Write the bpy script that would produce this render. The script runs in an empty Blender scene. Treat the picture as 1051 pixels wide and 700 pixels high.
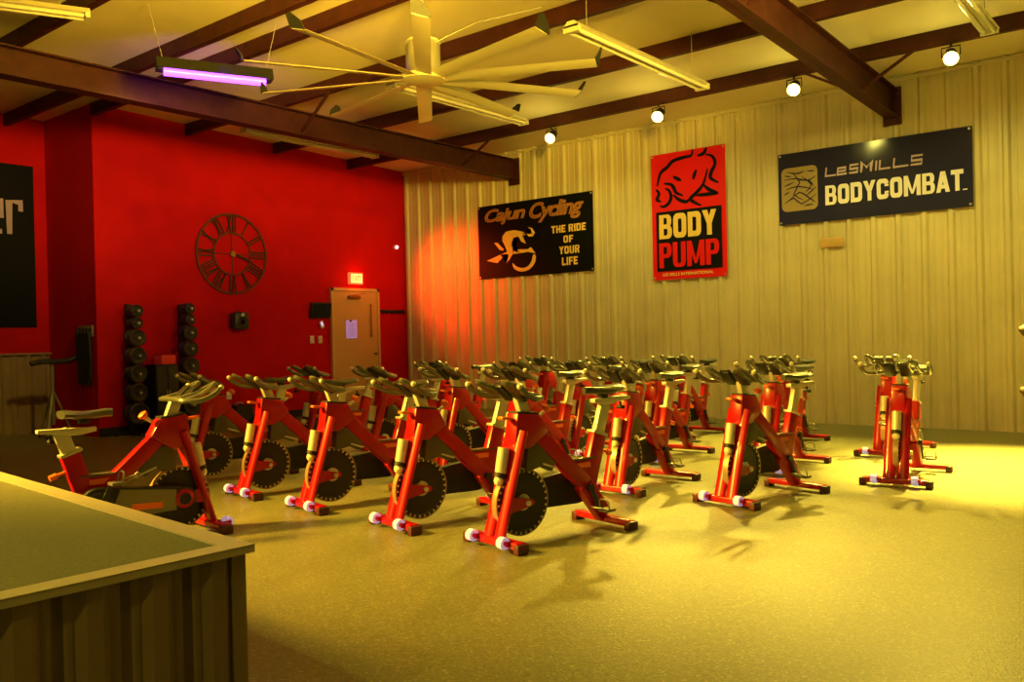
import bpy, bmesh, math, random
from mathutils import Vector, Matrix, Euler
random.seed(7)
PI = math.pi
SC = bpy.context.scene
COL = SC.collection

# ------------------------------------------------------------------ materials
MATS = {}
def mat(name, col, rough=0.5, metal=0.0, spec=0.5, emit=None, estr=0.0, noise=0.0, nscale=40.0, bump=0.0, bscale=200.0, coat=0.0):
    if name in MATS: return MATS[name]
    m = bpy.data.materials.new(name); m.use_nodes = True
    nt = m.node_tree; b = nt.nodes['Principled BSDF']
    c = (col[0], col[1], col[2], 1)
    b.inputs['Base Color'].default_value = c
    b.inputs['Roughness'].default_value = rough
    b.inputs['Metallic'].default_value = metal
    b.inputs['Specular IOR Level'].default_value = spec
    b.inputs['Coat Weight'].default_value = coat
    if emit:
        b.inputs['Emission Color'].default_value = (emit[0], emit[1], emit[2], 1)
        b.inputs['Emission Strength'].default_value = estr
    if noise or bump:
        tc = nt.nodes.new('ShaderNodeTexCoord')
    if noise:
        n = nt.nodes.new('ShaderNodeTexNoise'); n.inputs['Scale'].default_value = nscale
        n.inputs['Detail'].default_value = 6
        r = nt.nodes.new('ShaderNodeValToRGB')
        r.color_ramp.elements[0].position = 0.3; r.color_ramp.elements[1].position = 0.7
        r.color_ramp.elements[0].color = tuple(v * (1 - noise) for v in col) + (1,)
        r.color_ramp.elements[1].color = tuple(min(1, v * (1 + noise)) for v in col) + (1,)
        nt.links.new(tc.outputs['Object'], n.inputs['Vector'])
        nt.links.new(n.outputs['Fac'], r.inputs['Fac'])
        nt.links.new(r.outputs['Color'], b.inputs['Base Color'])
    if bump:
        n2 = nt.nodes.new('ShaderNodeTexNoise'); n2.inputs['Scale'].default_value = bscale
        n2.inputs['Detail'].default_value = 4
        bp = nt.nodes.new('ShaderNodeBump'); bp.inputs['Strength'].default_value = bump
        bp.inputs['Distance'].default_value = 0.02
        nt.links.new(tc.outputs['Object'], n2.inputs['Vector'])
        nt.links.new(n2.outputs['Fac'], bp.inputs['Height'])
        nt.links.new(bp.outputs['Normal'], b.inputs['Normal'])
    MATS[name] = m
    return m

M_wallmetal = mat('cream_metal_panel', (0.60, 0.52, 0.34), 0.42, 0.0, 0.5, noise=0.10, nscale=1.5)
M_red_wall = mat('red_paint', (0.50, 0.004, 0.005), 0.8, spec=0.12, noise=0.10, nscale=2.0, bump=0.05, bscale=60)
M_ceil = mat('white_vinyl_insulation', (0.78, 0.68, 0.46), 0.6, noise=0.06, nscale=1.2, bump=0.25, bscale=3.0)
M_steel = mat('red_oxide_steel', (0.055, 0.013, 0.010), 0.55, spec=0.25, noise=0.25, nscale=8)
M_black = mat('matte_black', (0.012, 0.012, 0.013), 0.6)
M_rubber = mat('black_rubber', (0.02, 0.021, 0.02), 0.5, bump=0.1, bscale=80)
M_red = mat('bike_red_metallic', (0.40, 0.004, 0.012), 0.30, 0.0, 0.35, coat=0.25)
M_chrome = mat('brushed_metal', (0.60, 0.58, 0.52), 0.33, 0.55)
M_cream = mat('light_grey_metal', (0.62, 0.60, 0.54), 0.38, 0.25)
M_barmat = mat('handlebar_vinyl', (0.10, 0.105, 0.085), 0.20, 0.0, 0.9)
M_pad = mat('black_grip_pad', (0.014, 0.014, 0.016), 0.35)
M_saddle = mat('saddle_vinyl', (0.05, 0.055, 0.05), 0.28, 0.0, 0.7)
M_olive = mat('grey_plastic_guard', (0.085, 0.08, 0.055), 0.45)
M_guard = mat('chain_guard_grey', (0.20, 0.19, 0.16), 0.4)
M_cap = mat('dark_red_rubber', (0.07, 0.012, 0.010), 0.5)
M_crank = mat('dark_crank_metal', (0.035, 0.035, 0.035), 0.35, 0.4)
M_pedal = mat('pedal_metal', (0.20, 0.19, 0.16), 0.35, 0.3)
M_orange = mat('orange_plastic', (0.85, 0.16, 0.02), 0.4)
M_rim = mat('flywheel_rim', (0.42, 0.30, 0.18), 0.35, 0.5)
M_fly = mat('flywheel_black', (0.025, 0.022, 0.02), 0.4, 0.2)
M_fdot = mat('flywheel_mark', (0.75, 0.62, 0.45), 0.5)
M_wheel = mat('white_transport_wheel', (0.85, 0.82, 0.9), 0.4, emit=(0.6, 0.45, 1.0), estr=0.28)  # violet emission stands in for black light on the white wheels
M_white = mat('white_plastic', (0.75, 0.72, 0.62), 0.45)
M_fixture = mat('fluorescent_housing', (0.70, 0.66, 0.52), 0.4)
M_tube = mat('unlit_tube', (0.80, 0.76, 0.66), 0.15)
M_blade = mat('fan_blade_grey', (0.62, 0.57, 0.42), 0.4, 0.1)
M_fanhub = mat('fan_motor_grey', (0.42, 0.40, 0.40), 0.35, 0.5)
M_door = mat('door_tan_paint', (0.55, 0.40, 0.18), 0.45)
M_doorf = mat('door_frame_paint', (0.60, 0.46, 0.22), 0.45)
M_paper = mat('uv_glow_paper', (0.62, 0.55, 0.95), 0.7, emit=(0.40, 0.30, 1.0), estr=0.25)  # black-light glow put into the paper's tint and emission
M_clock = mat('clock_bronze', (0.13, 0.035, 0.018), 0.5, 0.4)
M_brass = mat('clock_brass', (0.40, 0.22, 0.07), 0.4, 0.6)
M_carpet = mat('stage_carpet', (0.15, 0.15, 0.075), 0.9, noise=0.25, nscale=160, bump=0.4, bscale=300)
M_trim = mat('stage_trim_metal', (0.55, 0.50, 0.36), 0.4, 0.2)
M_siding = mat('stage_siding', (0.26, 0.19, 0.11), 0.45, noise=0.12, nscale=3)
M_banblack = mat('black_vinyl_banner', (0.004, 0.005, 0.005), 0.55, spec=0.12)
M_bannavy = mat('navy_vinyl_banner', (0.024, 0.024, 0.085), 0.13, spec=0.35)
M_banred = mat('red_vinyl_banner', (0.74, 0.010, 0.010), 0.5, spec=0.15)
M_ink_y = mat('yellow_ink', (0.85, 0.58, 0.16), 0.5)
M_ink_o = mat('orange_brown_ink', (0.50, 0.21, 0.06), 0.5)
M_ink_w = mat('white_ink', (0.88, 0.82, 0.98), 0.5)
M_ink_p = mat('pale_pink_ink', (0.50, 0.38, 0.55), 0.5)
M_ink_tan = mat('tan_ink', (0.34, 0.25, 0.11), 0.5)
M_ink_l = mat('lavender_ink', (0.42, 0.33, 0.48), 0.5)
M_ink_k = mat('black_ink', (0.005, 0.005, 0.005), 0.6, spec=0.1)
M_uv = mat('violet_tube', (0.4, 0.1, 0.9), 0.3, emit=(0.46, 0.06, 1.0), estr=5.0)
M_exit = mat('exit_face', (0.9, 0.4, 0.1), 0.4, emit=(1.0, 0.50, 0.10), estr=3.0)
M_exitred = mat('exit_letters', (0.8, 0.02, 0.02), 0.4, emit=(1.0, 0.10, 0.02), estr=1.6)
M_lamp = mat('lamp_lens', (1, 0.9, 0.5), 0.3, emit=(1.0, 0.90, 0.22), estr=4.5)
M_led = mat('pink_led', (0.9, 0.5, 0.6), 0.3, emit=(1.0, 0.45, 0.6), estr=2.5)
M_screen = mat('dark_screen', (0.012, 0.013, 0.03), 0.15)
M_dkgreen = mat('dark_green_grey', (0.03, 0.04, 0.03), 0.4)

def floor_material():
    m = bpy.data.materials.new('speckled_rubber_floor'); m.use_nodes = True
    nt = m.node_tree; b = nt.nodes['Principled BSDF']; L = nt.links
    tc = nt.nodes.new('ShaderNodeTexCoord')
    v = nt.nodes.new('ShaderNodeTexVoronoi'); v.inputs['Scale'].default_value = 110
    r = nt.nodes.new('ShaderNodeValToRGB')
    e = r.color_ramp.elements
    e[0].position = 0.0; e[0].color = (0.115, 0.118, 0.055, 1)
    e[1].position = 1.0; e[1].color = (0.35, 0.34, 0.17, 1)
    e2 = r.color_ramp.elements.new(0.75); e2.color = (0.19, 0.187, 0.09, 1)
    n = nt.nodes.new('ShaderNodeTexNoise'); n.inputs['Scale'].default_value = 0.9; n.inputs['Detail'].default_value = 3
    mx = nt.nodes.new('ShaderNodeMixRGB'); mx.blend_type = 'MULTIPLY'; mx.inputs['Fac'].default_value = 0.5
    L.new(tc.outputs['Object'], v.inputs['Vector']); L.new(tc.outputs['Object'], n.inputs['Vector'])
    L.new(v.outputs['Color'], r.inputs['Fac'])
    L.new(r.outputs['Color'], mx.inputs['Color1'])
    r2 = nt.nodes.new('ShaderNodeValToRGB')
    r2.color_ramp.elements[0].position = 0.3; r2.color_ramp.elements[0].color = (0.75, 0.75, 0.75, 1)
    r2.color_ramp.elements[1].position = 0.7; r2.color_ramp.elements[1].color = (1, 1, 1, 1)
    L.new(n.outputs['Fac'], r2.inputs['Fac']); L.new(r2.outputs['Color'], mx.inputs['Color2'])
    L.new(mx.outputs['Color'], b.inputs['Base Color'])
    b.inputs['Roughness'].default_value = 0.42
    b.inputs['Specular IOR Level'].default_value = 0.4
    bp = nt.nodes.new('ShaderNodeBump'); bp.inputs['Strength'].default_value = 0.25; bp.inputs['Distance'].default_value = 0.004
    L.new(v.outputs['Distance'], bp.inputs['Height']); L.new(bp.outputs['Normal'], b.inputs['Normal'])
    return m
M_floor = floor_material()

# ------------------------------------------------------------------ geometry helpers
def new(): return bmesh.new()

def box(bm, c, s, R=None, mi=0, bev=0.0):
    """box centred at c with full sizes s; R optional 3x3"""
    M = Matrix.Translation(Vector(c)) @ (R.to_4x4() if R else Matrix.Identity(4)) @ Matrix.Diagonal((s[0], s[1], s[2], 1))
    g = bmesh.ops.create_cube(bm, size=1.0, matrix=M)
    vs = g['verts']
    fs = set(f for v in vs for f in v.link_faces)
    for f in fs: f.material_index = mi
    if bev > 0:
        es = list(set(e for v in vs for e in v.link_edges))
        r = bmesh.ops.bevel(bm, geom=es, offset=bev, segments=2, profile=0.5, affect='EDGES')
        for f in r['faces']: f.material_index = mi

def frame_from(d, ref=Vector((1, 0, 0))):
    z = d.normalized()
    x = (ref - z * ref.dot(z))
    if x.length < 1e-4: x = Vector((0, 1, 0)) - z * z.y
    x.normalize(); y = z.cross(x)
    return Matrix((x, y, z)).transposed()

def beam(bm, p, q, w, t, mi=0, bev=0.0, ref=Vector((1, 0, 0)), ext=0.0):
    """rectangular bar p->q; w along ref axis, t across"""
    p = Vector(p); q = Vector(q); d = q - p
    box(bm, (p + q) / 2, (w, t, d.length + 2 * ext), frame_from(d, ref), mi, bev)

def cyl(bm, p, q, r, n=12, mi=0, r2=None, cap=True):
    p = Vector(p); q = Vector(q); d = q - p
    M = Matrix.Translation((p + q) / 2) @ frame_from(d).to_4x4()
    g = bmesh.ops.create_cone(bm, cap_ends=cap, cap_tris=False, segments=n, radius1=r, radius2=(r if r2 is None else r2), depth=d.length, matrix=M)
    for f in set(f for v in g['verts'] for f in v.link_faces): f.material_index = mi

def ball(bm, c, r, s=(1, 1, 1), n=12, mi=0):
    M = Matrix.Translation(Vector(c)) @ Matrix.Diagonal((r * s[0], r * s[1], r * s[2], 1))
    g = bmesh.ops.create_uvsphere(bm, u_segments=n, v_segments=max(6, n // 2), radius=1, matrix=M)
    for f in set(f for v in g['verts'] for f in v.link_faces): f.material_index = mi

def smooth_path(pts, k=4, closed=False):
    P = [Vector(p) for p in pts]; n = len(P); out = []
    rng = range(n if closed else n - 1)
    for i in rng:
        if closed: p0, p1, p2, p3 = P[i - 1], P[i], P[(i + 1) % n], P[(i + 2) % n]
        else: p0, p1, p2, p3 = P[max(i - 1, 0)], P[i], P[i + 1], P[min(i + 2, n - 1)]
        for j in range(k):
            t = j / k
            out.append(0.5 * ((2 * p1) + (p2 - p0) * t + (2 * p0 - 5 * p1 + 4 * p2 - p3) * t * t + (3 * p1 - p0 - 3 * p2 + p3) * t ** 3))
    if not closed: out.append(P[-1])
    return out

def tube(bm, pts, r, n=8, closed=False, mi=0, flat=1.0):
    P = [Vector(p) for p in pts]; N = len(P); rings = []
    prev = None
    for i in range(N):
        if closed: d = P[(i + 1) % N] - P[i - 1]
        else: d = P[min(i + 1, N - 1)] - P[max(i - 1, 0)]
        d.normalize()
        if prev is None:
            a = Vector((0, 0, 1)) if abs(d.z) < 0.9 else Vector((1, 0, 0))
            x = a - d * a.dot(d)
        else:
            x = prev - d * prev.dot(d)
        x.normalize(); prev = x; y = d.cross(x)
        rr = r[i] if isinstance(r, (list, tuple)) else r
        rings.append([bm.verts.new(P[i] + (x * math.cos(2 * PI * k / n) * flat + y * math.sin(2 * PI * k / n)) * rr) for k in range(n)])
    m = N if closed else N - 1
    for i in range(m):
        A, B = rings[i], rings[(i + 1) % N]
        for k in range(n):
            f = bm.faces.new((A[k], A[(k + 1) % n], B[(k + 1) % n], B[k])); f.material_index = mi
    if not closed:
        f = bm.faces.new(list(reversed(rings[0]))); f.material_index = mi
        f = bm.faces.new(rings[-1]); f.material_index = mi

def prism(bm, poly, a, b, axis='x', mi=0, bev=0.0):
    """extrude 2D polygon (list of (p,q)) from a to b along axis. axis x: (p,q)->(y,z); y:(x,z); z:(x,y)"""
    def mk(p, q, t):
        return {'x': (t, p, q), 'y': (p, t, q), 'z': (p, q, t)}[axis]
    A = [bm.verts.new(mk(p, q, a)) for p, q in poly]
    B = [bm.verts.new(mk(p, q, b)) for p, q in poly]
    n = len(poly); fs = []
    fs.append(bm.faces.new(A)); fs.append(bm.faces.new(list(reversed(B))))
    for i in range(n):
        fs.append(bm.faces.new((A[i], B[i], B[(i + 1) % n], A[(i + 1) % n])))
    for f in fs: f.material_index = mi
    bmesh.ops.recalc_face_normals(bm, faces=fs)
    if bev:
        es = list(set(e for v in A + B for e in v.link_edges))
        r = bmesh.ops.bevel(bm, geom=es, offset=bev, segments=2, profile=0.5, affect='EDGES')
        for f in r['faces']: f.material_index = mi

def disc_lathe(bm, prof, c, axis='x', n=32, mi=0):
    """revolve profile [(offset along axis, radius)] about axis through c"""
    c = Vector(c); rings = []
    for o, r in prof:
        ring = []
        for k in range(n):
            a = 2 * PI * k / n; u, v = r * math.cos(a), r * math.sin(a)
            p = {'x': (o, u, v), 'y': (u, o, v), 'z': (u, v, o)}[axis]
            ring.append(bm.verts.new(c + Vector(p)))
        rings.append(ring)
    fs = []
    for A, B in zip(rings, rings[1:]):
        for k in range(n):
            fs.append(bm.faces.new((A[k], A[(k + 1) % n], B[(k + 1) % n], B[k])))
    fs.append(bm.faces.new(rings[0])); fs.append(bm.faces.new(rings[-1]))
    for f in fs: f.material_index = mi
    bmesh.ops.recalc_face_normals(bm, faces=fs)

def obj(name, bm, mats, parent=None, smooth=True, angle=35):
    me = bpy.data.meshes.new(name)
    bm.to_mesh(me); bm.free()
    for m in (mats if isinstance(mats, (list, tuple)) else [mats]): me.materials.append(m)
    if smooth:
        me.polygons.foreach_set('use_smooth', [True] * len(me.polygons))
        me.set_sharp_from_angle(angle=math.radians(angle))
    o = bpy.data.objects.new(name, me); COL.objects.link(o)
    if parent: o.parent = parent
    return o

def tag(o, label, cat, group=None):
    o['label'] = label; o['category'] = cat
    if group: o['group'] = group
    return o

def thing(name, label, cat, loc=(0, 0, 0), rz=0.0, group=None):
    o = bpy.data.objects.new(name, None); COL.objects.link(o)
    o.empty_display_size = 0.1
    o.location = loc; o.rotation_euler = (0, 0, rz)
    return tag(o, label, cat, group)

def struct(name, bm, mats, parent=None, smooth=False):
    o = obj(name, bm, mats, parent, smooth)
    o['kind'] = 'structure'
    return o

def copy_tree(o, parent=None):
    c = o.copy(); COL.objects.link(c)
    c.parent = parent
    for ch in list(o.children): copy_tree(ch, c)
    return c

def text_mesh(name, s, x0, z0, x1, z1, mats, parent, off=0.0, depth=0.004, outline=0.0, y=0.0, shear=0.0, space=1.0, shift=0.0):
    """lettering fitted in the rectangle (x0,z0)-(x1,z1) of the parent's XZ plane, facing -Y; shift tilts it (rise over its width)"""
    cu = bpy.data.curves.new('t', 'FONT'); cu.body = s; cu.align_x = 'LEFT'
    cu.size = 1.0; cu.shear = shear; cu.space_character = space; cu.resolution_u = 4
    if outline:
        cu.fill_mode = 'NONE'; cu.bevel_depth = outline; cu.bevel_resolution = 1; cu.offset = off
    else:
        cu.offset = off; cu.extrude = 0.01
    t = bpy.data.objects.new('t', cu); COL.objects.link(t)
    dg = bpy.context.evaluated_depsgraph_get()
    me = bpy.data.meshes.new_from_object(t.evaluated_get(dg))
    bpy.data.objects.remove(t); bpy.data.curves.remove(cu)
    vs = [v.co.copy() for v in me.vertices]
    ax, bx_ = min(v.x for v in vs), max(v.x for v in vs); ay, by = min(v.y for v in vs), max(v.y for v in vs)
    az, bz = min(v.z for v in vs), max(v.z for v in vs)
    for v, p in zip(me.vertices, vs):
        u = (p.x - ax) / (bx_ - ax); w = (p.y - ay) / (by - ay); k = (p.z - az) / max(1e-6, bz - az)
        v.co = (x0 + u * (x1 - x0), y - depth * k, z0 + w * (z1 - z0) + shift * u)
    me.name = name; me.materials.clear()
    me.materials.append(mats)
    for p in me.polygons: p.material_index = 0
    o = bpy.data.objects.new(name, me); COL.objects.link(o); o.parent = parent
    return o

def stroke(bm, pts, w, y, taper=False, k=4, th=0.003, closed=False, mi=0):
    """flat ribbon stroke in XZ plane facing -Y"""
    P = smooth_path([(p[0], 0, p[1]) for p in pts], k, closed) if k > 1 else [Vector((p[0], 0, p[1])) for p in pts]
    N = len(P); L = []; Rr = []
    for i in range(N):
        d = P[min(i + 1, N - 1)] - P[max(i - 1, 0)]
        d.normalize(); nrm = Vector((-d.z, 0, d.x))
        if k == 1 and 0 < i < N - 1:
            d1 = (P[i] - P[i - 1]).normalized(); d2 = (P[i + 1] - P[i]).normalized()
            nrm = nrm / max(.35, math.sqrt(max(0.0, (1 + d1.dot(d2)) / 2)))
        ww = w * (math.sin(PI * (0.12 + 0.76 * i / max(1, N - 1))) if taper else 1) / 2
        L.append(P[i] + nrm * ww); Rr.append(P[i] - nrm * ww)
    for i in range(N - 1):
        q = [bm.verts.new((a.x, y - th, a.z)) for a in (L[i], L[i + 1], Rr[i + 1], Rr[i])]
        f = bm.faces.new(q); f.material_index = mi

def poly_xz(bm, pts, y, mi=0, k=1):
    if k > 1:
        pts = [(p.x, p.z) for p in smooth_path([(a, 0, b) for a, b in pts], k, True)]
    f = bm.faces.new([bm.verts.new((a, y, b)) for a, b in pts]); f.material_index = mi
    r = bmesh.ops.triangulate(bm, faces=[f])

def block_text(name, s, x0, z0, x1, z1, m, parent, y, gap=.10, st=.30):
    """heavy condensed capitals; each glyph lives in a 1 x 1 cell, st = stem width"""
    W = {'I': st, 'M': 1.35, 'T': .95, 'Y': 1.0, 'L': .85, 'F': .85, 'E': .88, ' ': .40}
    bar = .22
    tot = sum(W.get(c, 1.0) for c in s) + gap * (len(s) - 1)
    bm = new(); cx = 0.0; cnt = [0]
    def q(pts, w):
        cnt[0] += 1; yy = y - .00012 * cnt[0]
        vs = [bm.verts.new((x0 + (cx + u * w) / tot * (x1 - x0), yy, z0 + v * (z1 - z0))) for u, v in pts]
        bm.faces.new(vs)
    def r(a, b, c, d, w): q([(a, b), (c, b), (c, d), (a, d)], w)
    def ring(a, b, c, d, w, tl=0, tr=1, br=1, bl=0, skip=()):
        """band around the cell rectangle; t/b l/r = rounded corners"""
        def loop(a, b, c, d, k):
            P = []
            for (px, pz, f, a0) in ((c, d, tr, 0), (a, d, tl, 90), (a, b, bl, 180), (c, b, br, 270)):
                kx = k * f if f else 0; kz = kx * .8
                sx = 1 if px == c else -1; sz = 1 if pz == d else -1
                for j in range(5):
                    an = math.radians(a0 + 90 * j / 4)
                    P.append((px - sx * kx + kx * math.cos(an), pz - sz * kz + kz * math.sin(an)))
            return P
        s_ = st / w
        O = loop(a, b, c, d, .30); I = loop(a + s_, b + bar * min(1, (d - b) * 1.15), c - s_, d - bar * min(1, (d - b) * 1.15), .10)
        n = len(O)
        for i in range(n):
            j = (i + 1) % n
            mx = (O[i][0] + O[j][0]) / 2; mz = (O[i][1] + O[j][1]) / 2
            if any(sa <= mx <= sc and sb <= mz <= sd for sa, sb, sc, sd in skip): continue
            q([O[i], O[j], I[j], I[i]], w)
    for c in s:
        w = W.get(c, 1.0); e = st / w; cnt[0] = 0
        if c == 'O': ring(0, 0, 1, 1, w, 1, 1, 1, 1)
        elif c == 'D': ring(0, 0, 1, 1, w)
        elif c == 'B': ring(0, .46, .96, 1, w); ring(0, 0, 1, .56, w)
        elif c == 'P': r(0, 0, e, 1, w); ring(0, .40, 1, 1, w)
        elif c == 'R': r(0, 0, e, 1, w); ring(0, .44, 1, 1, w); q([(.45, .5), (1 - e - .02, 0), (1.02, 0), (.8, .5)], w)
        elif c == 'U': r(0, .25, e, 1, w); r(1 - e, .25, 1, 1, w); ring(0, 0, 1, .6, w, 0, 0, 1, 1, skip=((.01, .55, .99, 1),))
        elif c == 'C': ring(0, 0, 1, 1, w, 1, 1, 1, 1, skip=((.9, .38, 1.1, .62),)); r(1 - e, .62, 1, .72, w); r(1 - e, .28, 1, .38, w)
        elif c == 'M': r(0, 0, e, 1, w); r(1 - e, 0, 1, 1, w); q([(0, 1), (e, 1), (.56, .1), (.44, .1)], w); q([(1 - e, 1), (1, 1), (.56, .1), (.44, .1)], w)
        elif c == 'Y': r(.5 - e / 2, 0, .5 + e / 2, .5, w); q([(-.03, 1), (e, 1), (.5 + e / 2, .45), (.5 - e / 2, .45)], w); q([(1 - e, 1), (1.03, 1), (.5 + e / 2, .45), (.5 - e / 2, .45)], w)
        elif c == 'A': q([(-.03, 0), (e - .03, 0), (.5 + e * .55, 1), (.5 - e * .55, 1)], w); q([(1.03, 0), (1.03 - e, 0), (.5 - e * .55, 1), (.5 + e * .55, 1)], w); r(.25, .18, .75, .36, w)
        elif c == 'T': r(.5 - e / 2, 0, .5 + e / 2, 1, w); r(0, 1 - bar, 1, 1, w)
        elif c == 'H': r(0, 0, e, 1, w); r(1 - e, 0, 1, 1, w); r(0, .4, 1, .6, w)
        elif c in 'EFL':
            r(0, 0, e, 1, w)
            if c != 'L': r(0, 1 - bar, 1, 1, w); r(0, .40, .9, .60, w)
            if c != 'F': r(0, 0, 1, bar, w)
        elif c == 'I': r(0, 0, 1, 1, w)
        cx += w + gap
    bmesh.ops.recalc_face_normals(bm, faces=bm.faces)
    return obj(name, bm, m, parent, False)

# ------------------------------------------------------------------ the room
D = 11.64          # right (metal) wall plane
LX = -11.98        # red wall plane
RX = -13.45        # recessed red wall plane
RY = 5.75          # return wall plane
XMAX = 4.0; YMIN = -5.0
def roof(y): return 4.40 + 0.030 * (D - y)

bm = new(); box(bm, ((RX + XMAX) / 2 - .2, (YMIN + D) / 2 + .1, -0.05), (XMAX - RX + .6, D - YMIN + .4, 0.10)); struct('floor', bm, M_floor)
bm = new()
prism(bm, [(YMIN, roof(YMIN)), (D + .2, roof(D + .2)), (D + .2, roof(D + .2) + .06), (YMIN, roof(YMIN) + .06)], RX - .3, XMAX + .1, 'x')
struct('ceiling', bm, M_ceil)

# corrugated metal wall at right: ribbed panel profile
def ribbed(bm, a0, a1, pitch, phase, depth, z0, z1, put, minor=True, mi=0):
    """profile along a from a0 to a1; put(a, out, z)->point, out = distance towards the room"""
    prof = []
    k = math.floor((a0 - phase) / pitch) - 1
    while phase + k * pitch < a1 + pitch:
        c = phase + k * pitch
        prof += [(c - .050, 0), (c - .022, depth), (c + .022, depth), (c + .050, 0)]
        if minor:
            for s in (1 / 3, 2 / 3):
                m = c + s * pitch
                prof += [(m - .016, 0), (m - .007, depth * .16), (m + .007, depth * .16), (m + .016, 0)]
        k += 1
    prof = [(a0, 0)] + [p for p in prof if a0 < p[0] < a1] + [(a1, 0)]
    lo = [bm.verts.new(put(a, o, z0)) for a, o in prof]
    hi = [bm.verts.new(put(a, o, z1)) for a, o in prof]
    for i in range(len(prof) - 1):
        f = bm.faces.new((lo[i], lo[i + 1], hi[i + 1], hi[i])); f.material_index = mi
    bmesh.ops.recalc_face_normals(bm, faces=bm.faces)

bm = new()
ribbed(bm, LX, XMAX, 0.3023, -11.91, 0.036, 0, roof(D) + .02, lambda a, o, z: (a, D - o, z))
box(bm, ((LX + XMAX) / 2, D + .06, 2.2), (XMAX - LX, .1, 4.4))
struct('wall_right', bm, M_wallmetal)
bm = new()
prism(bm, [(RY, 0), (D + .1, 0), (D + .1, roof(D + .1)), (RY, roof(RY))], LX - .2, LX, 'x')
struct('wall_left', bm, M_red_wall)
bm = new(); box(bm, ((RX + LX - .2) / 2, RY + .06, roof(RY) / 2), (LX - .2 - RX, .12, roof(RY))); struct('wall_return', bm, M_red_wall)
bm = new(); prism(bm, [(YMIN, 0), (RY + .12, 0), (RY + .12, roof(RY)), (YMIN, roof(YMIN))], RX - .12, RX, 'x'); struct('wall_recess', bm, M_red_wall)
bm = new(); box(bm, (LX + .008, (RY + 9.80) / 2, .06), (.016, 9.80 - RY, .12)); box(bm, (LX + .008, (10.92 + D - .04) / 2, .06), (.016, D - .04 - 10.92, .12)); struct('baseboard_left', bm, M_black)
# metal wainscot on the recessed wall
bm = new()
ribbed(bm, YMIN, RY, 0.2, 0.05, 0.025, 0, 1.15, lambda a, o, z: (RX + .004 + o, a, z), minor=False)
box(bm, (RX + .03, (YMIN + RY) / 2, 1.16), (.05, RY - YMIN, .025))
struct('trim_1', bm, M_siding)
# eave trim strip at the top of the metal wall
bm = new(); box(bm, ((LX + XMAX) / 2, D - .045, roof(D) - .05), (XMAX - LX, .012, .035)); struct('trim_2', bm, M_wallmetal)

# roof purlins (each its own member), C shaped
for y in (10.25, 8.70, 7.15, 5.74, 5.20, 3.97, 2.45):
    bm = new(); z1 = roof(y) - .004; hgt = .165
    x0 = LX + .003 if y > RY - .02 else RX + .003
    box(bm, ((x0 + XMAX) / 2, y, z1 - hgt / 2), (XMAX - x0, .012, hgt))
    for zz in (z1 - .006, z1 - hgt + .006):
        box(bm, ((x0 + XMAX) / 2, y + .035, zz), (XMAX - x0, .07, .012))
    box(bm, ((x0 + XMAX) / 2, y + .066, z1 - hgt + .022), (XMAX - x0, .008, .03))
    struct('roof_purlin', bm, M_steel)
# two main rafters (I beams), tapering, with end plates and braces
def rafter(X, zb0, zb1, yend, ztl, fw=.10):
    bm = new()
    zt = lambda y: min(roof(y) - .175, ztl + (roof(D) - .1 - ztl) * (y - 3.6) / (D - 3.6)) if y > 3.6 else ztl
    y0, y1 = YMIN, yend
    zb = lambda y: zb0 + (zb1 - zb0) * (y - 3.6) / (D - 3.6) if y > 3.6 else zb0
    ys = [y0, 3.6, y1]
    prism(bm, [(y, zb(y)) for y in ys] + [(y, zt(y)) for y in reversed(ys)], X - .008, X + .008, 'x')
    for f0, f1 in ((lambda y: zb(y), lambda y: zb(y) + .016), (lambda y: zt(y) - .016, lambda y: zt(y))):
        prism(bm, [(y, f0(y)) for y in ys] + [(y, f1(y)) for y in reversed(ys)], X - fw, X + fw, 'x')
    o = struct('roof_rafter', bm, M_steel)
    bm = new(); box(bm, (X, yend + .012, (zb(yend) + zt(yend)) / 2 - .03), (.22, .024, zt(yend) - zb(yend) + .12))
    for dx in (-.07, .07):
        for dz in (-.2, -.12, .12):
            cyl(bm, (X + dx, yend - .02, (zb(yend) + zt(yend)) / 2 + dz), (X + dx, yend, (zb(yend) + zt(yend)) / 2 + dz), .014, 8)
    obj('end_plate', bm, M_steel, o)
    for y in (10.25, 7.15):
        for s in (-1, 1):
            bm = new(); beam(bm, (X + .06 * s, y, zb(y) + .05), (X + s * .62, y, roof(y) - .16), .03, .03); obj('flange_brace', bm, M_steel, o)
    return o
rafter(-9.27, 3.92, 3.90, D - .06, 4.22)
rafter(-3.18, 4.09, 3.875, D - .06, 4.46, .08)

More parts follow.
